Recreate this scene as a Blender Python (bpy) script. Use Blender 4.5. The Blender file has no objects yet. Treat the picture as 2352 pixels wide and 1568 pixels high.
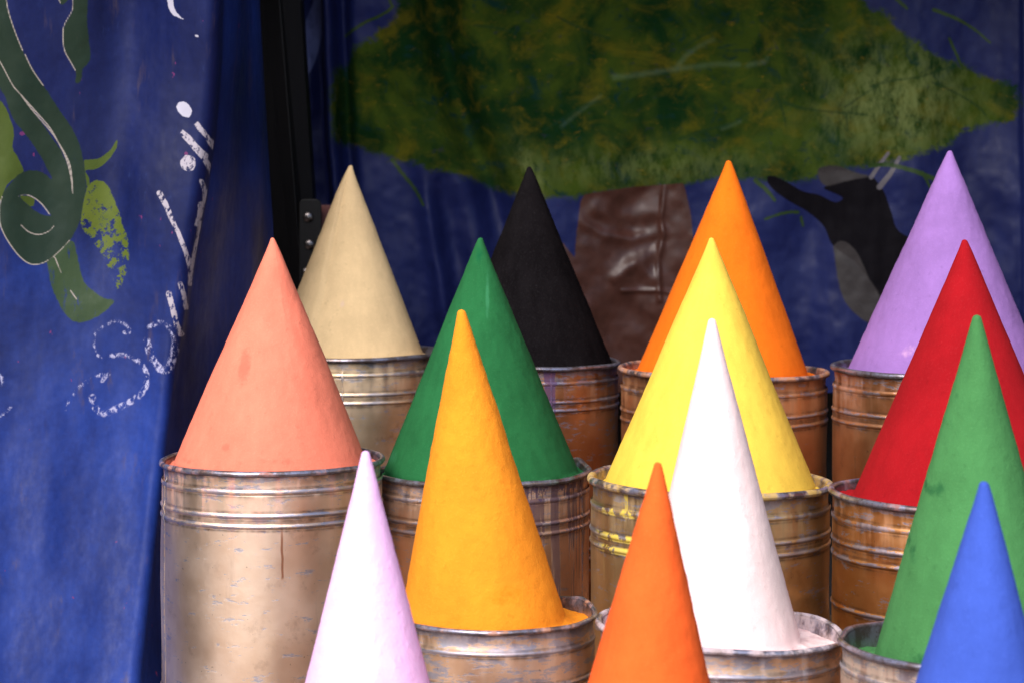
import bpy, math, random
import numpy as np

scene = bpy.context.scene
COL = scene.collection

# ------------------------------------------------------------------ camera
F = 5600.0            # focal length in units of a 2352 px wide frame
HX, HY = 1176.0, 355.0   # optical axis in that frame (level camera, shifted lens)
CAMZ = 1.10
cam_d = bpy.data.cameras.new("camera")
cam = bpy.data.objects.new("camera", cam_d)
COL.objects.link(cam)
cam.location = (0, 0, CAMZ)
cam.rotation_euler = (math.radians(90), 0, 0)
cam_d.sensor_width = 36
cam_d.lens = 36 * F / 2352
cam_d.shift_y = -(784 - HY) / 2352
cam_d.clip_end = 2000
cam_d.dof.use_dof = True
cam_d.dof.focus_distance = 3.05
cam_d.dof.aperture_fstop = 7.5
scene.camera = cam

# ------------------------------------------------------------------ light
SUN_EL, SUN_AZ = math.radians(44), math.atan2(-0.42, -0.90)   # azimuth from +Y towards +X
world = bpy.data.worlds.new("World"); scene.world = world
world.use_nodes = True
wn = world.node_tree
bg = wn.nodes["Background"]
sky = wn.nodes.new("ShaderNodeTexSky")
sky.sky_type = 'NISHITA'; sky.sun_disc = False
sky.sun_elevation = SUN_EL; sky.sun_rotation = SUN_AZ
wn.links.new(sky.outputs[0], bg.inputs[0])
bg.inputs[1].default_value = 0.10
sl = bpy.data.lights.new("sun", 'SUN'); so = bpy.data.objects.new("sun", sl); COL.objects.link(so)
sl.energy = 2.4; sl.angle = math.radians(42); sl.color = (1.0, 0.93, 0.88)
sd = np.array([math.cos(SUN_EL) * math.sin(SUN_AZ), math.cos(SUN_EL) * math.cos(SUN_AZ), math.sin(SUN_EL)])
from mathutils import Vector
so.rotation_euler = Vector(sd).to_track_quat('Z', 'Y').to_euler()
scene.view_settings.view_transform = 'Standard'
scene.view_settings.look = 'None'
scene.view_settings.exposure = 1.22
scene.view_settings.gamma = 1
try:
    scene.cycles.max_bounces = 8
    scene.cycles.diffuse_bounces = 4
except Exception:
    pass

def at(px, py, Y):
    return np.array([(px - HX) * Y / F, Y, CAMZ - (py - HY) * Y / F])

# ------------------------------------------------------------------ helpers
def _hash(ix, iy, iz, seed):
    h = (ix.astype(np.int64) * 374761393 + iy.astype(np.int64) * 668265263 + iz.astype(np.int64) * 2147483647 + seed * 1274126177) & 0xFFFFFFFF
    h = ((h ^ (h >> 13)) * 1103515245) & 0xFFFFFFFF
    h = (h ^ (h >> 16)) & 0xFFFF
    return h / 65535.0 * 2 - 1

def vnoise(x, y, z, seed=0):
    x, y, z = np.broadcast_arrays(np.asarray(x, float), np.asarray(y, float), np.asarray(z, float))
    ix, iy, iz = np.floor(x), np.floor(y), np.floor(z)
    fx, fy, fz = x - ix, y - iy, z - iz
    fx, fy, fz = [f * f * f * (f * (f * 6 - 15) + 10) for f in (fx, fy, fz)]
    r = 0
    for a in (0, 1):
        for b in (0, 1):
            for c in (0, 1):
                w = (fx if a else 1 - fx) * (fy if b else 1 - fy) * (fz if c else 1 - fz)
                r = r + w * _hash(ix + a, iy + b, iz + c, seed)
    return r

def fbm(x, y, z, seed=0, oct=4):
    r, a = 0, 1.0
    for o in range(oct):
        r = r + a * vnoise(x * 2 ** o, y * 2 ** o, z * 2 ** o, seed + o * 17)
        a *= 0.5
    return r

def grid_obj(name, P, mat, parent=None, wrap=False, attrs=None, flip=False, cap=False):
    """P: (n rows, m columns, 3). One mesh from a grid of points."""
    n, m = P.shape[:2]
    idx = np.arange(n * m).reshape(n, m)
    if wrap:
        nx = np.roll(idx, -1, 1)
        a, b, c, d = idx[:-1], nx[:-1], nx[1:], idx[1:]
    else:
        a, b, c, d = idx[:-1, :-1], idx[:-1, 1:], idx[1:, 1:], idx[1:, :-1]
    q = np.stack([a, b, c, d], -1).reshape(-1, 4)
    if flip:
        q = q[:, ::-1]
    me = bpy.data.meshes.new(name)
    nf = len(q)
    me.vertices.add(n * m); me.loops.add(nf * 4); me.polygons.add(nf)
    me.vertices.foreach_set('co', P.reshape(-1).astype(np.float32))
    me.loops.foreach_set('vertex_index', q.reshape(-1).astype(np.int32))
    me.polygons.foreach_set('loop_start', np.arange(0, nf * 4, 4, dtype=np.int32))
    me.polygons.foreach_set('use_smooth', np.ones(nf, dtype=bool))
    me.update(calc_edges=True)
    for k, v in (attrs or {}).items():
        at_ = me.attributes.new(k, 'FLOAT', 'POINT')
        at_.data.foreach_set('value', np.asarray(v, np.float32).reshape(-1))
    me.materials.append(mat)
    o = bpy.data.objects.new(name, me); COL.objects.link(o)
    if parent is not None:
        o.parent = parent
    return o

def poly_obj(name, verts, faces, mat, parent=None, smooth=False, bevel=0):
    me = bpy.data.meshes.new(name)
    me.from_pydata([tuple(map(float, v)) for v in verts], [], faces)
    me.materials.append(mat)
    if smooth:
        me.polygons.foreach_set('use_smooth', np.ones(len(me.polygons), dtype=bool))
    o = bpy.data.objects.new(name, me); COL.objects.link(o)
    if parent is not None:
        o.parent = parent
    if bevel:
        md = o.modifiers.new('bevel', 'BEVEL'); md.width = bevel; md.segments = 2
    return o

def empty(name, loc):
    o = bpy.data.objects.new(name, None); COL.objects.link(o)
    o.location = tuple(map(float, loc)); o.empty_display_size = 0.05
    return o

def tag(o, label=None, cat=None, group=None, kind=None):
    if label: o['label'] = label
    if cat: o['category'] = cat
    if group: o['group'] = group
    if kind: o['kind'] = kind
    return o

def lin(c):
    """sRGB 0-255 -> linear"""
    r = []
    for v in c:
        v = v / 255
        r.append(v / 12.92 if v <= 0.04045 else ((v + 0.055) / 1.055) ** 2.4)
    return tuple(r)

# ------------------------------------------------------------------ node helpers
class NT:
    def __init__(s, name):
        s.m = bpy.data.materials.new(name); s.m.use_nodes = True
        s.t = s.m.node_tree
        s.b = s.t.nodes['Principled BSDF']
        s.tc = None
    def node(s, ty, **kw):
        n = s.t.nodes.new(ty)
        for k, v in kw.items(): setattr(n, k, v)
        return n
    def put(s, sock, v):
        if isinstance(v, bpy.types.NodeSocket): s.t.links.new(v, sock)
        elif isinstance(v, (tuple, list)) and sock.type == 'RGBA': sock.default_value = (*v[:3], 1)
        else: sock.default_value = v
    def obj(s):
        if s.tc is None: s.tc = s.node('ShaderNodeTexCoord')
        return s.tc.outputs['Object']
    def attr(s, name):
        return s.node('ShaderNodeAttribute', attribute_name=name).outputs['Fac']
    def mapping(s, vec, scale=(1, 1, 1), loc=(0, 0, 0), rot=(0, 0, 0)):
        n = s.node('ShaderNodeMapping')
        s.put(n.inputs[0], vec)
        n.inputs['Scale'].default_value = scale; n.inputs['Location'].default_value = loc
        n.inputs['Rotation'].default_value = rot
        return n.outputs[0]
    def noise(s, vec, scale, detail=4, rough=0.5, dist=0.0):
        n = s.node('ShaderNodeTexNoise')
        s.put(n.inputs['Vector'], vec)
        n.inputs['Scale'].default_value = scale; n.inputs['Detail'].default_value = detail
        n.inputs['Roughness'].default_value = rough; n.inputs['Distortion'].default_value = dist
        return n.outputs['Fac']
    def math(s, op, a, b=0.0, c=0.0, clamp=False):
        n = s.node('ShaderNodeMath', operation=op, use_clamp=clamp)
        s.put(n.inputs[0], a); s.put(n.inputs[1], b); s.put(n.inputs[2], c)
        return n.outputs[0]
    def ramp(s, v, lo, hi, a=0.0, b=1.0):
        n = s.node('ShaderNodeMapRange', interpolation_type='SMOOTHSTEP')
        s.put(n.inputs[0], v)
        if lo > hi:
            lo, hi, a, b = hi, lo, b, a
        n.inputs[1].default_value = lo; n.inputs[2].default_value = hi
        n.inputs[3].default_value = a; n.inputs[4].default_value = b
        return n.outputs[0]
    def mix(s, f, a, b):
        n = s.node('ShaderNodeMix', data_type='RGBA')
        s.put(n.inputs[0], f); s.put(n.inputs[6], a); s.put(n.inputs[7], b)
        return n.outputs[2]
    def mul(s, a, b): return s.math('MULTIPLY', a, b)
    def add(s, a, b): return s.math('ADD', a, b)
    def bump(s, h, strength, dist, normal=None):
        n = s.node('ShaderNodeBump')
        s.put(n.inputs['Height'], h)
        n.inputs['Strength'].default_value = strength; n.inputs['Distance'].default_value = dist
        if normal is not None: s.put(n.inputs['Normal'], normal)
        return n.outputs[0]
    def sep(s, vec):
        n = s.node('ShaderNodeSeparateXYZ'); s.put(n.inputs[0], vec)
        return n.outputs
    def out(s, color=None, rough=None, metal=None, normal=None, spec=None):
        i = s.b.inputs
        if color is not None: s.put(i['Base Color'], color)
        if rough is not None: s.put(i['Roughness'], rough)
        if metal is not None: s.put(i['Metallic'], metal)
        if normal is not None: s.put(i['Normal'], normal)
        if spec is not None: s.put(i['Specular IOR Level'], spec)
        return s.m

def plain(name, color, rough=0.7, metal=0.0, var=0.25, scale=20):
    t = NT(name)
    n = t.noise(t.obj(), scale, 5, 0.6)
    c2 = tuple(v * (1 - var) for v in color)
    return t.out(t.mix(n, c2, color), rough, metal, t.bump(n, 0.2, 0.002))

# ------------------------------------------------------------------ signed distances in a painting's own plane
def sd_poly(X, Y, pts):
    pts = np.asarray(pts, float)
    d = np.full(X.shape, 1e18); inside = np.zeros(X.shape, bool)
    for (x0, y0), (x1, y1) in zip(pts, np.roll(pts, -1, 0)):
        ex, ey = x1 - x0, y1 - y0
        t = np.clip(((X - x0) * ex + (Y - y0) * ey) / (ex * ex + ey * ey + 1e-9), 0, 1)
        d = np.minimum(d, (X - x0 - t * ex) ** 2 + (Y - y0 - t * ey) ** 2)
        c = (y0 > Y) != (y1 > Y)
        with np.errstate(divide='ignore', invalid='ignore'):
            xi = x0 + (Y - y0) / (y1 - y0 if y1 != y0 else 1e-9) * ex
        inside ^= c & (X < xi)
    d = np.sqrt(d)
    return np.where(inside, -d, d)

def sd_line(X, Y, pts, w0, w1=None):
    """stroke: distance to a polyline minus a half width running from w0 to w1"""
    pts = np.asarray(pts, float); w1 = w0 if w1 is None else w1
    L = np.r_[0, np.cumsum(np.hypot(*np.diff(pts, axis=0).T))]
    d = np.full(X.shape, 1e9)
    for i in range(len(pts) - 1):
        (x0, y0), (x1, y1) = pts[i], pts[i + 1]
        ex, ey = x1 - x0, y1 - y0
        t = np.clip(((X - x0) * ex + (Y - y0) * ey) / (ex * ex + ey * ey + 1e-9), 0, 1)
        w = w0 + (w1 - w0) * (L[i] + t * (L[i + 1] - L[i])) / L[-1]
        d = np.minimum(d, np.hypot(X - x0 - t * ex, Y - y0 - t * ey) - w)
    return d

def smooth_line(pts, n=4):
    """Catmull-Rom through the points"""
    p = np.asarray(pts, float)
    q = np.vstack([2 * p[0] - p[1], p, 2 * p[-1] - p[-2]])
    r = []
    for i in range(1, len(q) - 2):
        for t in np.linspace(0, 1, n, endpoint=False):
            a, b, c, d = q[i - 1:i + 3]
            r.append(0.5 * (2 * b + (c - a) * t + (2 * a - 5 * b + 4 * c - d) * t * t + (3 * b - a - 3 * c + d) * t ** 3))
    r.append(p[-1])
    return np.array(r)

def union(*ds):
    return np.clip(np.minimum.reduce(ds), -40, 40)

def zpts(pts, k, ox, oy):
    return [(x * k + ox, y * k + oy) for x, y in pts]

# ================================================================== THE SETTING
ground = NT('ground_dust')
gn = ground.noise(ground.obj(), 3.0, 6, 0.65)
ground.out(ground.mix(gn, (0.30, 0.22, 0.19), (0.46, 0.36, 0.31)), 0.9, 0, ground.bump(gn, 0.4, 0.02))
g = poly_obj('ground', [(-300, -300, 0), (300, -300, 0), (300, 300, 0), (-300, 300, 0)], [(0, 1, 2, 3)], ground.m)
tag(g, kind='structure')

wood = plain('step_wood', (0.16, 0.10, 0.06), 0.75, 0, 0.5, 14)
# four steps running obliquely behind each other; one stepped solid
def yl(c, x): return c - 0.33 * x
STEP = [0.05, 0.13, 0.25, 0.35]
lines = [2.10, 2.63, 2.985, 3.505, 4.15]
xs = (-0.43, 1.6)
prof = []
for i in range(4):
    prof += [(lines[i], STEP[i]), (lines[i + 1], STEP[i])]
prof = [(lines[0], 0.0)] + prof + [(lines[4], 0.0)]
V = [(x, yl(c, x), z) for x in xs for c, z in prof]
n = len(prof)
faces = [(i, (i + 1) % n, n + (i + 1) % n, n + i) for i in range(n)] + [tuple(range(n))[::-1], tuple(range(n, 2 * n))]
tag(poly_obj('stepped_platform', V, faces, wood), kind='structure')

# the awning and the shade-coloured back wall: they shade the top of the display
awn = plain('awning_canvas', (0.10, 0.075, 0.06), 0.9, 0, 0.3, 6)
def slab(name, a, b, mat):
    (x0, y0, z0), (x1, y1, z1) = a, b
    v = [(x, y, z) for x in (x0, x1) for y in (y0, y1) for z in (z0, z1)]
    f = [(0, 1, 3, 2), (4, 6, 7, 5), (0, 4, 5, 1), (2, 3, 7, 6), (0, 2, 6, 4), (1, 5, 7, 3)]
    return tag(poly_obj(name, v, f, mat), kind='structure')
slab('awning', (-1.75, 3.35, 1.90), (1.95, 4.75, 1.92), awn)
slab('added_side_wall', (1.95, 2.3, 0.0), (2.1, 4.75, 2.3), awn)  # unseen side walls, added to darken the reflections in the cans
slab('added_side_wall', (-1.9, 2.3, 0.0), (-1.75, 4.75, 2.3), awn)
slab('gap_shade_back_wall', (-3.0, 4.75, 0.0), (3.0, 4.95, 2.3), plain('gap_shade_wall', (0.03, 0.028, 0.03), 0.9))  # near-black wall colour stands in for the shade in gaps between cans

# ================================================================== BACK TARPAULIN (painted tree and goat)
def axis(lo, a, b, hi, step, coarse):
    return np.r_[np.arange(lo, a, coarse), np.arange(a, b, step), np.arange(b, hi + 1, coarse)]
ax = axis(668, 668, 2380, 2760, 4.0, 20)
ay = axis(-420, -40, 880, 900, 4.0, 20)
PX, PY = np.meshgrid(ax, ay)
TY = 4.22

crown_pts = [(917, -60), (917, 0), (915, 43), (890, 62), (868, 76), (864, 92), (834, 96), (808, 119), (802, 152), (775, 162), (767, 198), (765, 247),
             (772, 323), (805, 333), (871, 353), (904, 366), (947, 373), (986, 386), (1036, 396), (1085, 409), (1135, 432), (1181, 445),
             (1247, 452), (1297, 455), (1326, 452), (1346, 448), (1420, 437), (1500, 431), (1570, 426), (1577, 419), (1623, 412), (1643, 405), (1689, 409),
             (1729, 407), (1765, 412), (1815, 415), (1864, 412), (1881, 400), (1980, 379), (2069, 366), (2118, 349), (2184, 326),
             (2211, 297), (2283, 284), (2329, 274), (2338, 244), (2329, 198), (2250, 171), (2201, 148), (2141, 129), (2105, 102),
             (2066, 76), (2029, 30), (2003, 26), (1973, 0), (1930, -60)]
trunk_pts = [(1333, 462), (1343, 446), (1445, 431), (1570, 421), (1577, 445), (1588, 495), (1593, 549), (1600, 620), (1630, 840), (1620, 1000), (1180, 1000), (1220, 600), (1270, 540),
             (1294, 559), (1319, 592), (1324, 529)]
goat_pts = [(1763, 405), (1782, 406), (1817, 424), (1848, 441), (1883, 448), (1914, 464), (1928, 463), (1936, 455), (1921, 446), (1893, 432),
            (1931, 418), (1977, 408), (2001, 406), (2017, 424), (2031, 445), (2046, 490), (2057, 525), (2084, 544), (2130, 560), (2140, 640), (2100, 700),
            (2060, 760), (2008, 740), (2018, 685), (1993, 640), (1960, 600), (1914, 566), (1897, 525), (1879, 504), (1851, 483), (1817, 465), (1782, 441), (1764, 420)]
belly_pts = [(1914, 566), (1931, 554), (1956, 566), (1977, 598), (1994, 639), (2022, 685), (2008, 719), (1997, 741), (1966, 723), (1935, 685), (1921, 629)]
ear_pts = [(1879, 399), (1886, 385), (1921, 381), (1949, 391), (1977, 401), (2001, 405), (1977, 410), (1931, 420), (1900, 428), (1886, 417)]
cl = lambda p: smooth_line(list(p) + [p[0]], 3)[:-1]
crown = np.clip(sd_poly(PX, PY, crown_pts), -90, 60)
trunk = np.clip(sd_poly(PX, PY, trunk_pts), -40, 40)
goat = union(sd_poly(PX, PY, cl(goat_pts)))
belly = union(sd_poly(PX, PY, cl(belly_pts)), sd_poly(PX, PY, cl(ear_pts)))
horn = union(sd_line(PX, PY, [(1999, 408), (2022, 374), (2039, 352)], 5, 3.5), sd_line(PX, PY, [(2018, 430), (2042, 400), (2064, 362)], 6.5, 4))
grass_l = [([(900, 367), (924, 399), (953, 435), (973, 471)], 4, 2.5), ([(792, 82), (840, 52), (880, 35), (903, 18)], 3, 3),
           ([(903, 18), (895, 0), (890, -20)], 3, 3),
           ([(2145, 23), (2197, 43), (2243, 69), (2276, 99)], 4, 2), ([(2181, 89), (2197, 122), (2214, 161)], 3, 2.5), ([(2059, 0), (2082, 20)], 4, 3),
           ([(1996, 382), (2039, 379), (2102, 395), (2150, 414)], 4, 5), ([(2115, 396), (2135, 432)], 3, 2), ([(1736, 415), (1762, 438), (1780, 461)], 5, 3),
           ([(1757, 504), (1789, 493), (1817, 488), (1836, 489)], 2.5, 3), ([(1843, 500), (1848, 520)], 3, 2)]
grass = union(*[sd_line(PX, PY, smooth_line(p), a, b) for p, a, b in grass_l])
twig_l = [[(1840, 20), (1836, 60), (1842, 95)], [(1836, 55), (1800, 40)], [(1840, 60), (1885, 28)], [(1810, 92), (1860, 95), (1895, 92)],
          [(1940, 247), (1975, 222), (2010, 200), (2040, 178)], [(1998, 200), (2050, 186), (2100, 180)], [(2105, 180), (2150, 165), (2200, 150)],
          [(2140, 190), (2200, 215), (2250, 245), (2268, 265)], [(1800, 235), (1850, 250), (1940, 260), (1990, 265)], [(1943, 262), (1946, 300)],
          [(1560, 320), (1620, 300), (1680, 285), (1720, 260)], [(1250, 300), (1330, 250), (1400, 225)], [(1600, 310), (1640, 340)], [(1785, 215), (1800, 260), (1806, 290)],
          [(1280, 40), (1340, 70), (1400, 90)], [(1560, 120), (1600, 90), (1660, 60)], [(1090, 60), (1140, 66), (1180, 74)]]
twig = union(*[sd_line(PX, PY, smooth_line(p), 2.6, 1.8) for p in twig_l])
pale_l = [([(1410, 178), (1470, 172), (1550, 160), (1640, 148), (1700, 148)], 5, 4), ([(1553, 160), (1575, 130), (1610, 105), (1640, 92)], 5, 2), ([(1720, 150), (1755, 143), (1765, 130)], 5, 2),
          ([(1290, 290), (1340, 250), (1380, 220)], 3, 1.5), ([(1660, 296), (1700, 280)], 3, 2)]
pale = union(*[sd_line(PX, PY, smooth_line(p), a, b) for p, a, b in pale_l])

def gauss(v, c, w): return np.exp(-((v - c) / w) ** 2)
def curve(y, pts):
    pts = np.asarray(pts, float)
    return np.interp(y, pts[:, 0], pts[:, 1])
D = np.zeros_like(PX)          # displacement towards the viewer, metres
f1 = curve(PY, [(-400, 985), (0, 990), (150, 1010), (300, 1060), (420, 1110), (600, 1150), (900, 1200)])
D -= 0.045 * gauss(PX, f1 + 15, 40) * np.clip(1 - (PY - 300) / 500, 0.2, 1)
D += 0.016 * gauss(PX, f1 - 75, 46)
D += 0.018 * gauss(PX, f1 + 120, 70)
f2 = curve(PY, [(-400, 925), (0, 930), (300, 955), (440, 978), (600, 1004), (740, 1028), (900, 1050)])
D += 0.022 * gauss(PX, f2, 22) * np.clip((PY - 330) / 150, 0, 1)
D -= 0.018 * gauss(PX, f2 + 55, 34) * np.clip((PY - 330) / 150, 0, 1)
for c, w, a, ph in ((1330, 90, .010, .4), (1480, 60, -.008, .9), (1690, 80, -.010, 2.0), (1860, 60, -.016, .2), (1960, 70, .014, 1.3), (2090, 60, .010, .7), (2250, 70, -.012, 2.2), (2330, 40, .012, 0)):
    D += a * gauss(PX, c + 25 * np.sin(PY / 190 + ph), w)
# left margin: a rolled hem in front of a second width of cloth that lies farther back
hem = curve(PY, [(-400, 748), (0, 752), (330, 764), (480, 776), (900, 800)])
D += 0.030 * np.sqrt(np.clip(1 - ((PX - hem) / 17) ** 2, 0, 1))
D -= 0.06 * (1 / (1 + np.exp((PX - hem + 16) / 3)))
D -= 0.03 * gauss(PX, hem + 34, 16)
sl_ = curve(PY, [(-400, -.12), (-30, -.075), (60, -.03), (130, .012), (200, .018), (300, 0), (900, -.01)])
D += sl_ * np.clip((hem - 16 - PX) / 34, 0, 1)
# right hem
D += 0.012 * gauss(PX, 2347, 5)
D += 0.010 * fbm(PX / 210, PY / 260, 0, 5, 3) + 0.0025 * fbm(PX / 60, PY / 70, 0, 9, 3)
# creases of the trunk area
tm = 1 / (1 + np.exp((trunk + 2) / 6))
D += tm * 0.003 * fbm(PX / 95, PY / 80, 0, 31, 2)
def crease(pts, w, a):
    return a * np.exp(-(np.maximum(sd_line(PX, PY, pts, 0.01), 0) / w) ** 2)
D += tm * crease([(1527, 430), (1519, 500), (1524, 540), (1512, 600), (1516, 690)], 6, .005)
D += tm * crease([(1330, 505), (1385, 540), (1450, 548), (1520, 536)], 14, .005)
D += tm * crease([(1430, 669), (1512, 668), (1545, 674)], 4, .0035)
D += tm * crease([(1440, 608), (1500, 585), (1518, 570)], 16, .004)
D += tm * crease([(1370, 480), (1420, 500), (1500, 490)], 18, .0035)
D += tm * crease([(1412, 640), (1460, 610), (1500, 640)], 14, .004)
Yd = TY - D
TP = np.stack([(PX - HX) * TY / F, Yd, CAMZ - (PY - HY) * TY / F], -1)

def painted_blue(t, p, dark, light):
    n1 = t.noise(t.mapping(p, (1, 1, .45)), 7, 5, 0.6)
    n2 = t.noise(t.mapping(p, (1, 1, .12)), 60, 5, 0.6)
    n3 = t.noise(p, 160, 3, 0.6)
    f = t.add(t.mul(n1, .6), t.add(t.mul(n2, .22), t.mul(n3, .15)))
    return t.mix(t.ramp(f, .31, .74), dark, light), n2, n3

tp = NT('tarpaulin_paint')
p = tp.obj()
base, s2, s3 = painted_blue(tp, p, (0.0045, 0.007, 0.045), (0.011, 0.017, 0.085))
stk = tp.noise(tp.mapping(p, (1, 1, .5), rot=(0, .5, 0)), 55, 6, .7)
big = tp.noise(p, 9, 5, .6, .6)
mid = tp.noise(tp.mapping(p, (.8, 1, 1.1), rot=(0, -.6, 0)), 17, 6, .68, .5)
fine = tp.noise(tp.mapping(p, (.75, 1, 1.2), rot=(0, .5, 0)), 55, 6, .72, .3)
cg = tp.mix(tp.ramp(big, .38, .62), (0.005, 0.021, 0.006), (0.032, 0.052, 0.007))
cg = tp.mix(tp.mul(tp.ramp(mid, .48, .72), .65), cg, (0.098, 0.080, 0.007))
cg = tp.mix(tp.ramp(mid, .44, .34), cg, (0.006, 0.024, 0.018))
cg = tp.mix(tp.mul(tp.ramp(fine, .58, .78), .55), cg, (0.23, 0.130, 0.012))
cg = tp.mix(tp.mul(tp.ramp(fine, .40, .30), .6), cg, (0.018, 0.022, 0.030))
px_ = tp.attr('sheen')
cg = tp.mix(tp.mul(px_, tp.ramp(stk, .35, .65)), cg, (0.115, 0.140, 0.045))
cg = tp.mix(tp.mul(tp.ramp(tp.add(tp.attr('pale'), tp.mul(fine, 14)), 14, 0), .16), cg, (0.16, 0.24, 0.16))
cg = tp.mix(tp.mul(tp.ramp(tp.add(tp.attr('twig'), tp.mul(stk, 4)), 5, .5), .55), cg, (0.010, 0.030, 0.012))
wob = tp.add(tp.mul(tp.add(fine, -.5), 52), tp.mul(tp.add(s3, -.5), 22))
crown_f = tp.ramp(tp.add(tp.attr('crown'), wob), 12, -6)
c = tp.mix(tp.ramp(tp.add(tp.attr('grass'), tp.mul(tp.add(s3, -.5), 4)), 1.5, -.8), base, (0.018, 0.038, 0.010))
tc_ = tp.mix(tp.noise(p, 45, 5, .65), (0.022, 0.007, 0.005), (0.080, 0.031, 0.022))
c = tp.mix(crown_f, c, cg)
c = tp.mix(tp.ramp(tp.add(tp.attr('trunk'), tp.mul(tp.add(s3, -.5), 4)), 1.5, -1.5), c, tc_)
gc = tp.mix(s2, (0.003, 0.0025, 0.0035), (0.009, 0.008, 0.010))
c = tp.mix(tp.ramp(tp.attr('goat'), 1.5, -1.5), c, gc)
c = tp.mix(tp.ramp(tp.add(tp.attr('belly'), tp.mul(tp.add(fine, -.5), 7)), 2, -2), c, tp.mix(fine, (0.018, 0.015, 0.016), (0.045, 0.040, 0.040)))
c = tp.mix(tp.ramp(tp.attr('horn'), 1.5, -1.5), c, tp.mix(fine, (0.05, 0.045, 0.05), (0.15, 0.135, 0.15)))
c = tp.mix(tp.mul(tp.ramp(tp.add(tp.attr('grass'), tp.mul(tp.add(s3, -.5), 4)), 1.5, -.8), tp.ramp(tp.attr('goat'), 0, 2)), c, (0.020, 0.040, 0.010))
rough = tp.add(tp.ramp(stk, .3, .7, .42, .56), tp.ramp(tp.attr('trunk'), 1, -1, 0, -.10))
c = tp.mix(tp.mul(tp.ramp(tp.attr('pale_patch'), 2.5, -2.5), tp.ramp(stk, .2, .5)), c, (0.085, 0.105, 0.25))  # paler blue patch near the top left of the cloth
tp.out(c, rough, 0, tp.bump(tp.add(stk, tp.mul(s3, .5)), .10, .0010), tp.add(tp.ramp(tp.attr('trunk'), 1, -1, .15, .30), tp.add(tp.mul(crown_f, -.15), tp.ramp(tp.attr('goat'), 1, -1, 0, -.14))))
pale_patch = union(sd_poly(PX, PY, cl([(716, -20), (736, -20), (735, 20), (734, 60), (728, 100), (718, 140), (703, 168), (698, 120), (690, 55), (700, 20)])))
sheen = np.clip(gauss(PX, 2060, 170) * gauss(PY, 235, 130) + .55 * gauss(PX, 1500, 260) * gauss(PY, 385, 45) + .8 * gauss(PX, f1 + 120, 25) * gauss(PY, 400, 70), 0, 1)  # sheen on the crown, put into its colour as paler green
tarp = grid_obj('painted_tarpaulin', TP, tp.m, attrs=dict(crown=crown, trunk=trunk, goat=goat, belly=belly, horn=horn, grass=grass, twig=twig, pale=pale, sheen=sheen, pale_patch=pale_patch))
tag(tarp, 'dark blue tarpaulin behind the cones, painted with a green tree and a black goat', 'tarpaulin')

# ================================================================== LEFT CURTAIN (painted vine and lettering)
cu_y = axis(-420, -40, 1640, 2250, 3.0, 30)
fold_pts = [(-420, 508), (0, 506), (130, 503), (300, 489), (450, 470), (600, 443), (750, 422), (850, 404), (1000, 385), (1200, 362), (1400, 340), (1568, 322), (1900, 300), (2250, 290)]
edge_pts = [(-420, 580), (0, 598), (420, 620), (530, 627), (700, 632), (1000, 640), (2250, 640)]
s_l = np.r_[np.arange(-420, -24, 20), np.arange(-24, 0, 3)]        # left of the picture, in px before the fold
xf = np.interp(cu_y, *np.array(fold_pts).T); xe = np.interp(cu_y, *np.array(edge_pts).T)
nf = 150
u = np.r_[np.linspace(-0.9, 0, 40, endpoint=False), np.linspace(0, 1, nf)]    # front: px = xf*u
CPX = xf[:, None] * u[None, :]
CPY = np.repeat(cu_y[:, None], len(u), 1)
lean = np.polyval(np.polyfit([-420, 0, 400, 800, 1200, 1568, 2250], [3.36, 3.395, 3.41, 3.39, 3.33, 3.245, 3.06], 3), cu_y)[:, None]
W = (0.011 * np.sin(CPX / 70 + 0.6 + CPY / 900) + 0.004 * np.sin(CPX / 36 + CPY / 500 + 1.1)) * np.interp(CPY, [0, 500, 1568], [.7, .8, 1.15])
W += 0.010 * fbm(CPX / 170, CPY / 480, 0, 71, 2) + 0.0006 * fbm(CPX / 45, CPY / 60, 0, 75, 3)
W -= 0.030 * gauss(CPX, xf[:, None] - 230, 70) * np.clip(1 - CPY / 700, 0, 1)
# turn of the cloth: from 70 px before the fold the surface rolls away from the viewer
tt = np.clip((CPX - (xf[:, None] - 34)) / 34, 0, 1)
roll = 0.03 * (1 - np.sqrt(np.clip(1 - tt ** 2, 0, 1)))
CY = lean - W + roll
CX = (CPX - HX) * lean / F
CZ = CAMZ - (CPY - HY) * lean / F
front = np.stack([CX, CY, CZ], -1)
# the part that runs back from the fold to the loose edge beside the post
v = np.linspace(0, 1, 46)[1:]
P0 = front[:, -1, :]
lz = CAMZ - (cu_y - HY) * lean[:, 0] / F
BY = 3.74
P1 = np.stack([(xe - HX) * BY / F, np.full_like(xe, BY), lz], -1)
back = P0[:, None, :] * (1 - v)[None, :, None] + P1[:, None, :] * v[None, :, None]
bulge = np.sin(np.pi * v)[None, :] * 0.012 + 0.006 * np.sin(v[None, :] * 9 + CPY[:, :1] / 300) * np.sin(np.pi * v)[None, :]
back[..., 0] += bulge
CP = np.concatenate([front, back], 1)
nb = back.shape[1]
padb = lambda a, val=40: np.concatenate([a, np.full((a.shape[0], nb), val)], 1)

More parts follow.
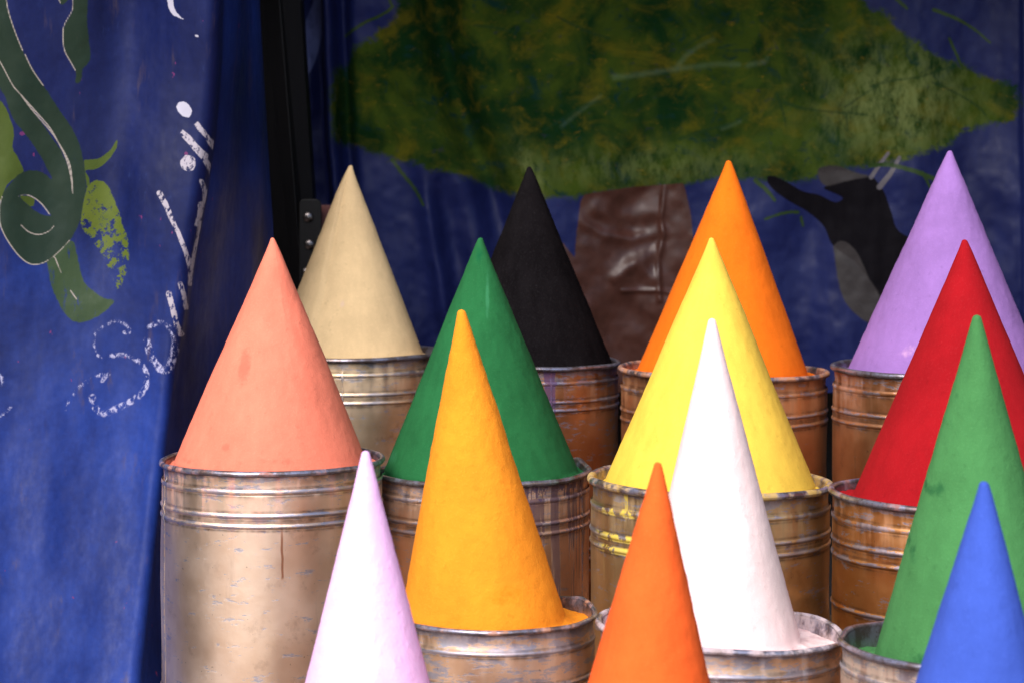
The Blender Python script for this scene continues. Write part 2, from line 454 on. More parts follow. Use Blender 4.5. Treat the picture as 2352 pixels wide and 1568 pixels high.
k1 = .32967; k2 = .36617; o2 = 516.8
Z1 = lambda pts: zpts(pts, k1, 0, 0)
Z2 = lambda pts: zpts(pts, k2, 0, o2)
X_, Y_ = CPX, CPY
stem = cl(Z1([(-160, -200), (35, -200), (55, 0), (75, 100), (120, 240), (165, 355), (230, 480), (300, 600), (400, 760), (490, 900), (540, 1020), (570, 1150), (585, 1300), (570, 1400), (545, 1540), (500, 1640)])
          + Z2([(430, 95), (365, 165), (290, 232), (240, 248), (180, 242), (120, 190), (60, 100), (20, 10)])
          + Z1([(5, 1500), (15, 1420), (40, 1340), (90, 1270), (150, 1210), (220, 1190), (290, 1205), (355, 1255), (310, 1150), (260, 1060), (200, 960), (100, 830), (50, 690), (0, 600), (-160, 300)]))
leaf_top = cl(Z1([(492, -60), (590, -60), (590, 150), (610, 350), (600, 430), (560, 480), (550, 560), (510, 578), (515, 490), (450, 370), (430, 260), (440, 180), (492, 80)]))
leaf_top2 = cl(Z1([(410, -30), (475, -30), (455, 10), (420, 34), (408, 8)]))
hole = sd_poly(X_, Y_, cl(Z1([(135, 1362), (200, 1358), (250, 1390), (305, 1445), (345, 1505), (270, 1490), (205, 1440), (160, 1400)])))
vine = union(sd_poly(X_, Y_, stem), sd_poly(X_, Y_, leaf_top), sd_poly(X_, Y_, leaf_top2))
vine = np.maximum(vine, -hole)
slit = sd_poly(X_, Y_, Z1([(150, 655), (260, 785), (345, 890), (405, 1000), (440, 1075), (478, 1160), (490, 1250), (455, 1150), (410, 1050), (350, 960), (280, 850), (200, 740)]))
vine = np.maximum(vine, -(slit + 1.0))
tail = union(sd_poly(X_, Y_, cl(Z2([(285, 230), (300, 320), (320, 400), (380, 530), (440, 600), (500, 615), (580, 590), (640, 555), (710, 480), (640, 462), (580, 420), (520, 370), (490, 280), (470, 180), (440, 100), (340, 170)]))))
leafy = union(sd_poly(X_, Y_, cl(Z1([(-160, 640), (0, 700), (40, 740), (80, 830), (105, 930), (95, 1030), (130, 1100), (165, 1190), (140, 1220), (60, 1290), (30, 1370), (15, 1400), (-160, 1400)]))),
              sd_poly(X_, Y_, cl(Z1([(570, 1115), (650, 1110), (700, 1085), (750, 1040), (795, 972), (792, 1020), (760, 1080), (710, 1140), (650, 1180), (600, 1185), (580, 1192), (602, 1240), (606, 1295), (590, 1300), (572, 1200)]))),
              sd_poly(X_, Y_, Z1([(140, 1365), (190, 1366), (235, 1385), (233, 1435), (205, 1440), (165, 1400)])))
worn_leaf = union(sd_poly(X_, Y_, cl(Z1([(590, 1310), (640, 1260), (690, 1265), (730, 1300), (770, 1380), (810, 1470), (838, 1568)])
                                     + Z2([(785, 60), (800, 130), (795, 250), (770, 350), (720, 425), (690, 420), (690, 360), (670, 290), (620, 190), (560, 100), (505, 20)])
                                     + Z1([(548, 1530), (562, 1400)]))))
wearmap = np.clip((CPY - 440) / 230, 0, 1)
chalk = union(sd_poly(X_, Y_, cl(Z1([(1158, -60), (1198, -60), (1200, 0), (1205, 40), (1225, 85), (1268, 130), (1240, 124), (1190, 95), (1165, 50), (1155, 0)]))),
              sd_line(X_, Y_, Z1([(1240, 118), (1276, 133)]), 1.2, .8),
              sd_line(X_, Y_, Z1([(1366, 250), (1380, 256)]), 1.6),
              sd_poly(X_, Y_, cl(Z1([(1228, 745), (1240, 715), (1275, 710), (1310, 725), (1332, 765), (1333, 800), (1310, 820), (1275, 808), (1240, 782)]))))
chalkw = union(sd_poly(X_, Y_, cl(Z1([(1264, 1125), (1285, 1090), (1325, 1084), (1360, 1105), (1369, 1140), (1355, 1180), (1325, 1194), (1285, 1180), (1265, 1155)]))),
               sd_poly(X_, Y_, Z1([(1252, 930), (1275, 905), (1330, 950), (1390, 1020), (1448, 1080), (1442, 1112), (1405, 1110), (1340, 1030), (1290, 975)])),
               sd_poly(X_, Y_, Z1([(1408, 1114), (1445, 1112), (1470, 1190), (1452, 1245), (1440, 1180)])),
               sd_poly(X_, Y_, Z1([(1352, 872), (1380, 848), (1430, 910), (1475, 985), (1490, 1040), (1472, 1060), (1430, 965), (1380, 905)])),
               sd_line(X_, Y_, Z1([(1118, 1345), (1160, 1420), (1195, 1500), (1225, 1568)]) + Z2([(1120, 30), (1155, 120), (1180, 200), (1192, 280), (1188, 380)]), 6.5, 4),
               sd_line(X_, Y_, Z1([(1406, 1262), (1424, 1340), (1418, 1410)]), 4, 3),
               sd_line(X_, Y_, Z1([(1400, 1420), (1388, 1500), (1368, 1568)]), 5, 3),
               sd_line(X_, Y_, Z2([(1250, -10), (1242, 60), (1222, 140), (1205, 220), (1195, 300)]), 3.5, 2.5),
               sd_line(X_, Y_, Z2([(1134, 368), (1152, 440), (1160, 530)]), 5, 3.5),
               sd_line(X_, Y_, Z2([(1062, 430), (1085, 520), (1108, 620), (1128, 690)]), 7, 5))
ring = smooth_line(Z2([(935, 640), (1010, 612), (1070, 645), (1095, 720), (1085, 820), (1048, 905), (985, 885), (935, 800), (915, 735)]))
chalkf = union(sd_line(X_, Y_, ring, 5.5, 9.5),
               sd_line(X_, Y_, smooth_line(Z2([(690, 825), (760, 820), (830, 840), (890, 890), (918, 960), (895, 1035), (835, 1095), (740, 1145), (650, 1185), (590, 1155), (570, 1085)])), 5, 8),
               sd_line(X_, Y_, smooth_line(Z2([(670, 938), (625, 985), (640, 945), (580, 960), (500, 1010), (455, 1062)])), 3, 4),
               sd_line(X_, Y_, smooth_line(Z2([(435, 1095), (425, 1125), (405, 1160)])), 3.2, 2.5),
               sd_line(X_, Y_, smooth_line(Z2([(625, 842), (590, 800), (580, 700), (630, 650), (690, 612), (740, 610), (790, 640), (800, 680), (770, 680)])), 3, 4),
               sd_line(X_, Y_, smooth_line(Z2([(-20, 1210), (30, 1180), (62, 1145)])), 3.5, 2.5),
               sd_line(X_, Y_, smooth_line(Z2([(-20, 930), (8, 950), (12, 1010)])), 3, 2.5))
lines_ = [Z1([(48, -100), (55, 0), (75, 100), (120, 240), (165, 355)]), Z1([(180, 380), (230, 490), (300, 600)]), Z1([(-60, 330), (0, 420), (30, 470), (100, 600), (150, 660), (220, 760), (300, 860), (370, 950), (430, 1060)]),
          Z1([(155, 665), (260, 790), (340, 890), (400, 1000), (440, 1070), (475, 1150), (490, 1250), (495, 1350)]),
          Z1([(430, 1060), (460, 1140), (485, 1250), (495, 1350)]),
          Z1([(492, -60), (495, 60), (440, 170), (430, 250), (440, 350), (480, 430), (512, 490)]), Z1([(392, -30), (412, 20)]),
          Z1([(135, 1368), (175, 1357), (225, 1375), (280, 1420), (335, 1495)]),
          Z1([(28, 1370), (15, 1420), (10, 1500), (18, 1568)]) + Z2([(30, 40), (60, 100), (120, 190), (180, 242), (240, 247), (300, 220), (365, 165), (428, 97)]),
          Z2([(135, 0), (180, 45), (240, 62), (300, 40), (328, 8)]), Z2([(335, 205), (358, 265), (375, 305)]), Z2([(430, 415), (470, 470)])]
lineart = union(*[sd_line(X_, Y_, smooth_line(q), 1.25) for q in lines_])

ct = NT('curtain_paint')
p = ct.obj()
base, s2, s3 = painted_blue(ct, p, (0.0035, 0.006, 0.037), (0.007, 0.0135, 0.080))
paler_blue, _a, _b = painted_blue(ct, p, (0.004, 0.012, 0.090), (0.013, 0.039, 0.225))
# the blue is paler towards the bottom and darker towards the top
base = ct.mix(ct.ramp(ct.add(ct.attr('low_pale'), ct.mul(ct.add(ct.noise(p, 6, 4, .6), -.5), .9)), .2, .95), base, paler_blue)
scr = ct.noise(ct.mapping(p, (1, 1, .35), rot=(0, .45, 0)), 90, 6, .72)
blot = ct.noise(p, 16, 5, .6)
dirt_shade = ct.noise(ct.mapping(p, (1, 1, .15)), 40, 5, .65)
base = ct.mix(ct.mul(ct.ramp(dirt_shade, .60, .76), .5), base, (0.060, 0.042, 0.050))
base = ct.mix(ct.mul(ct.ramp(scr, .60, .80), .15), base, (0.060, 0.110, 0.34))
base = ct.mix(ct.mul(ct.ramp(ct.noise(ct.mapping(p, (1, 1, .6)), 75, 2, .5), .745, .77), .8), base, (0.12, 0.02, 0.09))
wob = ct.add(ct.mul(ct.add(s3, -.5), 5), ct.mul(ct.add(blot, -.5), 4))
c = ct.mix(ct.ramp(ct.add(ct.attr('leafy'), wob), 1.5, -1), base, ct.mix(blot, (0.0274, 0.0446, 0.0072), (0.0540, 0.0792, 0.0101)))
wl = ct.mul(ct.ramp(ct.add(ct.attr('worn_leaf'), ct.mul(wob, 2)), 2, -2), ct.ramp(ct.add(ct.noise(p, 70, 6, .75), ct.mul(ct.attr('wear'), -.17)), .38, .43))
c = ct.mix(wl, c, ct.mix(blot, (0.0432, 0.0691, 0.0086), (0.0864, 0.1080, 0.0130)))
c = ct.mix(ct.mul(ct.ramp(ct.add(ct.attr('tail'), wob), 2, -2), ct.ramp(scr, .30, .45)), c, ct.mix(blot, (0.0158, 0.0346, 0.0158), (0.0302, 0.0518, 0.0187)))
c = ct.mix(ct.mul(ct.ramp(ct.add(ct.attr('vine'), wob), 1.8, -1.5), ct.ramp(scr, .26, .36, .55, .97)), c, ct.mix(blot, (0.0060, 0.0175, 0.0095), (0.0155, 0.0280, 0.0145)))
c = ct.mix(ct.mul(ct.ramp(ct.attr('lineart'), 1.0, -.8), ct.ramp(s2, .30, .45)), c, (0.26, 0.23, 0.20))
chip = ct.noise(ct.mapping(p, (1, 1, .7), rot=(0, .5, 0)), 130, 5, .75)
c = ct.mix(ct.mul(ct.ramp(ct.add(ct.attr('chalk'), wob), 1.2, -1.2), ct.ramp(chip, .25, .36)), c, (0.36, 0.35, 0.42))
c = ct.mix(ct.mul(ct.ramp(ct.add(ct.attr('chalkw'), wob), 1.2, -1.2), ct.ramp(chip, .40, .50)), c, (0.32, 0.29, 0.33))
c = ct.mix(ct.mul(ct.ramp(ct.add(ct.attr('chalkf'), ct.mul(wob, 1.6)), 2.2, -2.5), ct.ramp(chip, .47, .60)), c, (0.30, 0.30, 0.44))
ct.out(c, ct.ramp(scr, .3, .7, .42, .60), 0, ct.bump(ct.add(scr, ct.mul(s3, .5)), .14, .0008), .14)
curtain = grid_obj('painted_curtain', CP, ct.m, attrs=dict(vine=padb(vine), tail=padb(tail), leafy=padb(leafy), worn_leaf=padb(worn_leaf), wear=padb(wearmap, 0), low_pale=padb(np.clip((CPY - 150) / 1000, 0, 1), .55),
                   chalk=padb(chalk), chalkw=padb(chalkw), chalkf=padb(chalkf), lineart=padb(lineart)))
tag(curtain, 'bright blue hanging cloth at the left with painted vine and worn white lettering', 'curtain')

# ================================================================== BLACK POST WITH BRACKET
blk = NT('black_steel')
nn = blk.noise(blk.mapping(blk.obj(), (1, 1, .1)), 90, 5, .6)
blk.out(blk.mix(nn, (0.002, 0.002, 0.003), (0.006, 0.006, 0.007)), .5, 0, blk.bump(nn, .2, .001), .15)
PYO = 4.06
def postx(x0, x1, py):     # leaning post edges
    return x0 + (x1 - x0) * (py / 462)
pv = []
for py in (-420, 1400):
    for (a, b, dy) in ((580, 612, .05), (643, 680, -.018), (690, 719, .012), (690, 719, .07), (580, 612, .07)):
        q = at(postx(a, b, py), py, PYO); pv.append((q[0], PYO + dy, q[2]))
pf = [(i, (i + 1) % 5, 5 + (i + 1) % 5, 5 + i) for i in range(5)] + [(4, 3, 2, 1, 0), (5, 6, 7, 8, 9)]
root = empty('metal_post', (0, 0, 0))
tag(root, 'black leaning metal post between the curtain and the tarpaulin', 'post')
poly_obj('shaft', pv, pf, blk.m, root, bevel=.002)
plate_m = NT('plate_steel')
nn = plate_m.noise(plate_m.obj(), 120, 5, .6)
plate_m.out(plate_m.mix(nn, (0.003, 0.003, 0.003), (0.009, 0.008, 0.009)), .5, 0, plate_m.bump(nn, .2, .001), .2)
# rounded plate
def rounded_plate(x0, y0, x1, y1, Y, th, r, name, mat, parent):
    pts = []
    for cx, cy, a0 in ((x0 + r, y0 + r, 180), (x1 - r, y0 + r, 270), (x1 - r, y1 - r, 0), (x0 + r, y1 - r, 90)):
        for k in range(6):
            a = math.radians(a0 + 18 * k)
            pts.append((cx + r * math.cos(a), cy + r * math.sin(a)))
    n = len(pts)
    v = [at(x, y, Y) for x, y in pts] + [at(x, y, Y) + np.array([0, th, 0]) for x, y in pts]
    f = [tuple(range(n))[::-1], tuple(range(n, 2 * n))] + [(i, (i + 1) % n, n + (i + 1) % n, n + i) for i in range(n)]
    return poly_obj(name, v, f, mat, parent, bevel=.0012)
pl = rounded_plate(687, 458, 738, 760, 4.035, .006, 13, 'bracket_plate', plate_m.m, root)
riv_m = plain('rivet_steel', (0.20, 0.18, 0.18), .34, 1.0, .3, 200)
for rx, ry in ((708, 499), (711, 562), (705, 626)):
    q = at(rx, ry, 4.034); R = .0085
    th = np.linspace(0, 2 * np.pi, 20, endpoint=False); ph = np.linspace(0, np.pi / 2, 7)
    G = np.stack([q[0] + R * np.sin(ph)[::-1, None] * np.cos(th)[None, :], q[1] - .55 * R * np.cos(ph)[::-1, None] * np.ones((1, 20)), q[2] + R * np.sin(ph)[::-1, None] * np.sin(th)[None, :]], -1)
    grid_obj('rivet', G, riv_m, pl, wrap=True)
bl = rounded_plate(732, 472, 770, 640, 4.06, .03, 4, 'rust_red_block', plain('rust_red', (0.10, 0.018, 0.014), .6, 0, .4, 60), None)
tag(bl, 'small rust red block beside the riveted bracket behind the cream cone', 'block')

# ================================================================== CANS AND CONES
random.seed(4)
def can_material(name, gold, gold2, wear, seed, dust, drips=(), R=.15, brown=.35):
    """gold paint over blue-grey tin, chipped, streaked, with dust and drips of pigment"""
    t = NT(name)
    p0 = t.obj()
    p = t.mapping(p0, loc=(seed * 3.7, seed * 1.3, seed * 2.1))
    xyz = t.sep(p0)
    zr = t.math('DIVIDE', xyz[2], R); xr = t.math('DIVIDE', xyz[0], R)
    big = t.noise(p, 9, 4, .6)
    streak = t.noise(t.mapping(p, (1, 1, .07)), 55, 5, .65)
    chipn = t.noise(t.mapping(p, (.40, .40, 1.5)), 74, 8, .76)
    speck = t.noise(p, 330, 3, .6)
    c = t.mix(t.ramp(big, .35, .65), gold, gold2)
    # brown stain streaks
    sm = t.mul(t.mul(t.ramp(streak, .56, .74), t.ramp(t.noise(p, 11, 3, .6), .42, .62)), brown)
    c = t.mix(sm, c, (0.10, 0.040, 0.018))
    c = t.mix(t.mul(t.ramp(t.noise(p, 28, 6, .7), .56, .70), brown * .8), c, (0.16, 0.075, 0.04))
    # chips: more of them near the mouth and the ribs
    wz = t.attr('wearz')
    ch = t.add(chipn, t.mul(wz, .17))
    chip = t.ramp(ch, .61 - wear, .635 - wear)
    c = t.mix(t.mul(chip, .75), c, t.mix(speck, (0.26, 0.29, 0.40), (0.44, 0.46, 0.56)))
    # dirt and painted shadow lines next to the ribs
    dl = t.mul(t.attr('dirt_shade'), t.ramp(t.noise(p, 45, 4, .6), .30, .60))
    c = t.mix(t.mul(dl, .75), c, (0.045, 0.028, 0.024))
    # splash specks
    c = t.mix(t.mul(t.ramp(speck, .72, .76), .45), c, (0.62, 0.48, 0.42))
    c = t.mix(t.mul(t.ramp(t.noise(p, 150, 3, .6), .70, .74), .55), c, (0.06, 0.03, 0.03))
    # powder dust running down from the mouth
    du = t.mul(t.ramp(zr, -.75, -.02), t.ramp(t.add(streak, t.mul(big, .5)), .66, .95))
    c = t.mix(t.mul(du, .42), c, dust)
    met = t.mul(t.math('SUBTRACT', 1.0, t.mul(du, .3)), .93)
    for (x0, x1, z0, z1, col, thr, kind) in drips:
        if kind == 'line':
            w_ = t.add(xr, t.mul(t.add(t.noise(p0, 25, 2), -.5), .05))
            dm = t.mul(t.ramp(t.math('ABSOLUTE', t.add(w_, -x0)), x1 * 1.5, x1 * .6), t.mul(t.ramp(zr, z0 - .02, z0 + .02), t.ramp(zr, z1 + .1, z1 - .1)))
            dm = t.mul(dm, t.ramp(xyz[1], 0.0, -.01))
            c = t.mix(t.mul(dm, .8), c, col)
            continue
        m = t.mul(t.ramp(xr, x0 - .08, x0 + .08), t.ramp(xr, x1 + .08, x1 - .08))
        if kind == 'drip':
            nz = t.noise(t.mapping(p, (1, 1, .035), loc=(seed, 4, 1)), 95, 3, .6)
            lev = t.ramp(zr, z0, z1, .0, .16)
        else:
            nz = t.noise(t.mapping(p, (.9, .9, .6), loc=(2, seed, 1)), 60, 6, .7)
            lev = t.mul(t.mul(t.ramp(zr, z0 - .1, z0 + .1), t.ramp(zr, z1 + .05, z1 - .05)), .16)
        dm = t.mul(m, t.ramp(t.add(nz, lev), thr, thr + .04))
        if kind == 'ribs': dm = t.mul(dm, t.ramp(wz, .12, .4))
        c = t.mix(t.mul(dm, .85), c, col)
        met = t.mul(met, t.math('SUBTRACT', 1.0, t.mul(dm, .9)))
    rgh = t.add(t.ramp(big, .3, .7, .36, .44), t.add(t.mul(sm, .35), t.mul(du, .25)))
    bmp = t.bump(t.add(t.mul(chip, -.4), t.add(t.mul(speck, .12), t.mul(t.noise(p, 24, 4, .6), 1.2))), .22, .0016)
    return t.out(c, rgh, met, bmp, .4)

def rim_material(name, dust, amount, seed):
    t = NT(name)
    p = t.mapping(t.obj(), loc=(seed, seed * 2, 0))
    n1 = t.noise(p, 45, 6, .7); n2 = t.noise(p, 220, 3, .6)
    c = t.mix(t.ramp(n1, .4, .6), (0.30, 0.30, 0.38), (0.16, 0.125, 0.12))
    c = t.mix(t.mul(t.ramp(n2, .6, .72), .6), c, (0.12, 0.05, 0.03))
    dm = t.ramp(t.add(t.noise(p, 30, 5, .7), amount - .5), .38, .62)
    c = t.mix(t.mul(dm, .85), c, dust)
    return t.out(c, t.ramp(dm, 0, 1, .32, .85), t.ramp(dm, 0, 1, .75, 0), t.bump(n1, .35, .0015), .4)

NT_ = 160
TH = np.linspace(0, 2 * np.pi, NT_, endpoint=False)
def dent(th, z, R, seed, amp):
    return R * amp * fbm(np.cos(th) * 1.3 + seed * 5.1, np.sin(th) * 1.3, z / R * 1.1, seed, 3)

def lathe(r, z, R, cd):
    """profile (r,z) turned round, with the can's own dents and bent mouth"""
    r = np.asarray(r)[:, None]; z = np.asarray(z)[:, None]
    th = TH[None, :]
    rr = r + dent(th, z, R, cd['seed'], .007) * np.clip(r / R, 0, 1)
    x = rr * np.cos(th); y = rr * np.sin(th)
    top = np.clip(1 + z / (R * .55), 0, 1) ** 2
    # the mouth is tilted (right end lower = positive) and slightly wavy
    zz = z + top * (-cd['tilt'] * x + cd.get('pitch', 0) * y + R * .008 * fbm(np.cos(th) * 1.7 + cd['seed'], np.sin(th) * 1.7, cd['seed'] * 3.3, 40 + cd['seed'], 3))
    for (a, w, am) in cd.get('bumps', ()):
        dd = np.angle(np.exp(1j * (th - math.radians(a))))
        zz = zz + top * am * R * np.exp(-(dd / w) ** 2)
    return np.stack(np.broadcast_arrays(x, y, zz), -1)

def make_can(cd):
    Y = cd['Y']; R = cd['hw'] * Y / F / 1.015
    o = at(cd['cx'], cd['ry'], Y)
    H = o[2] - STEP[cd['row']] - .001
    root = empty('metal_can', o)
    tag(root, cd['can_label'], 'can', 'gold painted metal cans')
    ribs = cd.get('ribs', (.18, .385, .475, 2.0, 2.1))
    zs = np.unique(np.r_[np.linspace(-.05, -H / R, 44), *[np.linspace(-q - .05, -q + .05, 9) for q in ribs]])[::-1] * R
    rad = np.where(zs > -.17 * R, .975, .985) * R
    rad = np.interp(-zs / R, [0, .06, .12, .17, .21, .3], [.99, .972, .968, .970, .985, .985]) * R
    wz = np.clip(1.0 - (-zs / R) / .20, 0, 1) * .9
    for q in ribs:
        wz = np.maximum(wz, .55 * np.exp(-((zs / R + q) / .035) ** 2))
    dz = np.zeros_like(zs)
    for q in ribs:
        dz = np.maximum(dz, np.exp(-((zs / R + q + .035) / .013) ** 2))
        dz = np.maximum(dz, .8 * np.exp(-((zs / R + q - .035) / .011) ** 2))
    dz = np.maximum(dz, np.exp(-((zs / R + .055) / .014) ** 2))
    P = lathe(rad, zs, R, cd)
    # inner wall, then the floor
    m = cd['mat'](R)
    one = np.ones((1, NT_))
    grid_obj('body', P, m, root, wrap=True, flip=True, attrs=dict(wearz=wz[:, None] * one, dirt_shade=dz[:, None] * one))
    zi = np.array([-.02, -.1, -.25, -.45]) * R
    ri = np.array([.955, .945, .94, .94]) * R
    rm = cd['rim']
    grid_obj('inner_wall', lathe(ri, zi, R, cd), rm, root, wrap=True)
    # rolled lip: a bead standing a little proud of the body
    a = np.linspace(0, 2 * np.pi, 15)
    lw = cd.get('lip', .026)
    lr = (.988 + lw * np.cos(a)) * R; lz = (-.020 + lw * 1.0 * np.sin(a)) * R
    grid_obj('rolled_rim', lathe(lr, lz, R, cd), rm, root, wrap=True, flip=True)
    for q in ribs:
        if q * R > H - .01: continue
        s = np.linspace(-1, 1, 13)
        amp = .012 if q > .25 else .007
        rr = (.9845 + amp * np.cos(s * np.pi / 2) ** 1.3) * R; z_ = (-q - s * .024) * R
        grid_obj('rib', lathe(rr, z_, R, cd), m, root, wrap=True, flip=True,
                 attrs=dict(wearz=(.35 + .55 * np.cos(s * 1.5)[:, None] ** 2) * one, dirt_shade=(np.abs(s)[:, None] ** 6) * one))
    # soldered side seam
    if 'seam' in cd:
        sa = math.radians(cd['seam'])
        zz = np.linspace(-.05 * R, -H, 70)
        ss = np.linspace(-1, 1, 7)
        rr = np.interp(-zz / R, [0, .06, .12, .17, .21, .3], [.99, .972, .968, .970, .985, .985]) * R
        for q in ribs:
            rr = rr + .016 * R * np.exp(-((zz / R + q) / .02) ** 2)
        th = sa + ss[None, :] * .012
        r2 = rr[:, None] + R * (.007 * (1 - ss[None, :] ** 4) - .003) + dent(th, zz[:, None], R, cd['seed'], .007)
        top = np.clip(1 + zz[:, None] / (R * .55), 0, 1) ** 2
        X = r2 * np.cos(th); Yy = r2 * np.sin(th)
        Zz = zz[:, None] + top * (-cd['tilt'] * X)
        G = np.stack([X, Yy, Zz], -1)
        grid_obj('side_seam', G, m, root, flip=True, attrs=dict(wearz=np.full(G.shape[:2], .55), dirt_shade=np.zeros(G.shape[:2]) + (np.abs(ss)[None, :] > .9) * .8))
    # bottom disc
    G = lathe(np.array([.984 * R, .02 * R]), np.array([-H, -H + .0005]), R, cd)
    return root, R, o

def cone_material(name, col, col2, seed, stain=None, streak=.35, grain=.25, pale=None, spec=.10):
    t = NT(name)
    p = t.mapping(t.obj(), loc=(seed * 2.3, seed, seed * .7))
    big = t.noise(p, 14, 5, .6)
    st = t.noise(t.mapping(p, (1, 1, .10)), 60, 5, .6)
    gr = t.noise(p, 420, 4, .7)
    md = t.noise(p, 95, 5, .65)
    f = t.add(t.mul(t.ramp(big, .3, .7), 1 - streak), t.mul(t.ramp(st, .3, .7), streak))
    c = t.mix(f, tuple(v * .84 for v in col), col2)
    c = t.mix(t.mul(t.ramp(gr, .52, .72), .28), c, tuple(min(1, v * 1.25 + .02) for v in col2))
    c = t.mix(t.mul(t.ramp(md, .61, .70), .35), c, tuple(v * .6 for v in col))
    if stain:
        sf = t.ramp(t.add(t.attr('stain'), t.mul(t.add(t.noise(p, 55, 6, .7), -.5), 1.1)), .30, .62)
        c = t.mix(t.mul(sf, .95), c, stain)
    if pale:
        c = t.mix(t.mul(t.ramp(t.add(t.attr('stain2'), t.mul(t.add(st, -.5), .9)), .45, .8), .5), c, pale)
    b = t.bump(gr, min(1, grain * 2), .0010)
    b = t.bump(t.ramp(md, .50, .66), grain * .8, .0012, b)
    return t.out(c, 1.0, 0, b, spec)

def make_cone(cd, R, o):
    """a moulded cone of powder with a skirt of loose powder that fills the mouth of the can"""
    Y = cd['Y']; s = Y / F
    apx, apy = cd['apex']
    k = s
    h = (cd['ry'] - apy) * k                       # apex height above the mouth
    ax_ = (apx - cd['cx']) * k
    bcx = (cd['base'][0] + cd['base'][1]) / 2; bw = (cd['base'][1] - cd['base'][0]) / 2
    bx = (bcx - cd['cx']) * k; br = bw * k
    lvl = -cd.get('level', .055) * R
    tip = cd.get('tip', 8) * k * .8
    sl = br / h                                      # slope, allowing for the rounded tip
    for _ in range(12):
        al = math.atan(sl); dt = tip * (1 - math.sin(al)); rt = tip * math.cos(al)
        sl = (br - rt) / (h - dt)
    # profile: distance from the apex
    q = np.r_[np.linspace(0, .06, 26) ** 1.0 * 1, np.linspace(.06, 1, 150)[1:]]
    dist = q * (h - lvl) * .985
    zz = h - dist
    rr = np.where(dist < dt, np.sqrt(np.maximum(2 * tip * dist - dist ** 2, 0)), rt + sl * (dist - dt))
    rr[0] = 1e-5
    bel = cd.get('belly', .0)
    rr = rr * (1 + bel * np.sin(np.pi * np.clip(dist / h, 0, 1)))
    rt_ = random.Random(cd['seed'])
    cxs = ax_ + (bx - ax_) * (dist / h) + rt_.uniform(-3.2, 3.2) * k * np.exp(-dist / (16 * k))
    th = TH[None, :]
    # skirt out to the wall of the can: a fillet, then nearly flat
    rin = .943 * R
    fz = []; fr = []; fc = []
    r_end, c_end, z_end = rr[-1], cxs[-1], zz[-1]
    for tq in np.linspace(0, 1, 26)[1:]:
        r_ = r_end + (rin - r_end) * tq
        fr.append(r_); fc.append(c_end * (1 - tq)); fz.append(lvl + (z_end - lvl) * math.exp(-tq * cd.get('flare', 9)))
    rr = np.r_[rr, fr]; cxs = np.r_[cxs, fc]; zz = np.r_[zz, fz]
    dist = np.r_[dist, np.full(len(fr), dist[-1])]
    X = rr[:, None] * np.cos(th); Yy = rr[:, None] * np.sin(th)
    sd_ = cd['seed']
    amp = cd.get('lump', .0011)
    w = np.clip(dist / (.15 * h), 0.15, 1)[:, None]
    nz = fbm(X * 22 + sd_, Yy * 22, zz[:, None] * 7, sd_, 3) * amp * .7 + fbm(X * 130, Yy * 130 + sd_, zz[:, None] * 90, sd_ + 3, 3) * amp * .35
    for (a, wd, am) in cd.get('ridges', ()):
        dd = np.angle(np.exp(1j * (th - math.radians(a))))
        nz = nz + am * np.exp(-(dd / wd) ** 2) * (.4 + .6 * vnoise(zz[:, None] * 25, 0, sd_, 3))
    for (a, wd, am) in cd.get('flats', ()):           # a step: the wrap's overlap
        dd = np.angle(np.exp(1j * (th - math.radians(a))))
        nz = nz + am / (1 + np.exp(dd / wd)) * np.exp(-(dd / 1.0) ** 2)
    isk = np.r_[np.zeros(len(q)), np.ones(len(fr))][:, None]
    rad = 1 + nz * w / np.maximum(rr[:, None], .004) * (1 - isk)
    X = X * rad + cxs[:, None]; Yy = Yy * rad
    Z = zz[:, None] + isk * (fbm(X * 60, Yy * 60, sd_, 11, 3) * .0016 - .01 * R)
    Z = Z + isk * (-cd['tilt'] * X) * .9
    Z = np.broadcast_to(Z, X.shape)
    P = np.stack([X, Yy, Z], -1)
    st = np.zeros(X.shape); st2 = np.zeros(X.shape)
    SX = cd['cx'] + X / k; SY = cd['ry'] - Z / k
    front = (Yy < .3 * rr[:, None])
    for (x, y, wx, wy, a) in cd.get('stains', ()):
        st = np.maximum(st, a * np.exp(-((SX - x) / wx) ** 2 - ((SY - y) / wy) ** 2))
    for (x, y, wx, wy, a) in cd.get('pales', ()):
        st2 = np.maximum(st2, a * np.exp(-((SX - x) / wx) ** 2 - ((SY - y) / wy) ** 2))
    if cd.get('dusty'): st = np.where((isk > 0) & (front == front), np.maximum(st, cd['dusty']), st); front = np.maximum(front, isk > 0)
    ob = grid_obj('pigment_cone', P, cd['cmat'], None, wrap=True, flip=True, attrs=dict(stain=st * front, stain2=st2 * front))
    ob.location = tuple(map(float, o))
    tag(ob, cd['cone_label'], 'pigment cone', 'powder pigment cones')
    return ob

PALE = ((0.71, 0.51, 0.37), (0.80, 0.62, 0.49))
COPPER = ((0.46, 0.20, 0.085), (0.60, 0.31, 0.15))
OCHRE = ((0.66, 0.40, 0.24), (0.78, 0.54, 0.38))
def CM(nm, g, wear, seed, dust, drips=(), brown=.35):
    return lambda R: can_material(nm, g[0], g[1], wear, seed, dust, drips, R, brown)

SALMON = (0.76, 0.205, 0.128); CREAM = (0.70, 0.50, 0.27); GREEN = (0.017, 0.122, 0.038); YELLOW = (0.82, 0.54, 0.070)
ORANGE = (0.74, 0.145, 0.007); PURPLE = (0.270, 0.140, 0.385); RED = (0.31, 0.006, 0.010); AMBER = (0.80, 0.265, 0.018)
WHITE = (0.87, 0.66, 0.64); LGREEN = (0.058, 0.200, 0.062); PINK = (0.87, 0.53, 0.84); VERM = (0.80, 0.115, 0.020); BLUE = (0.046, 0.092, 0.42)
def dk(c, f): return tuple(v * f for v in c)

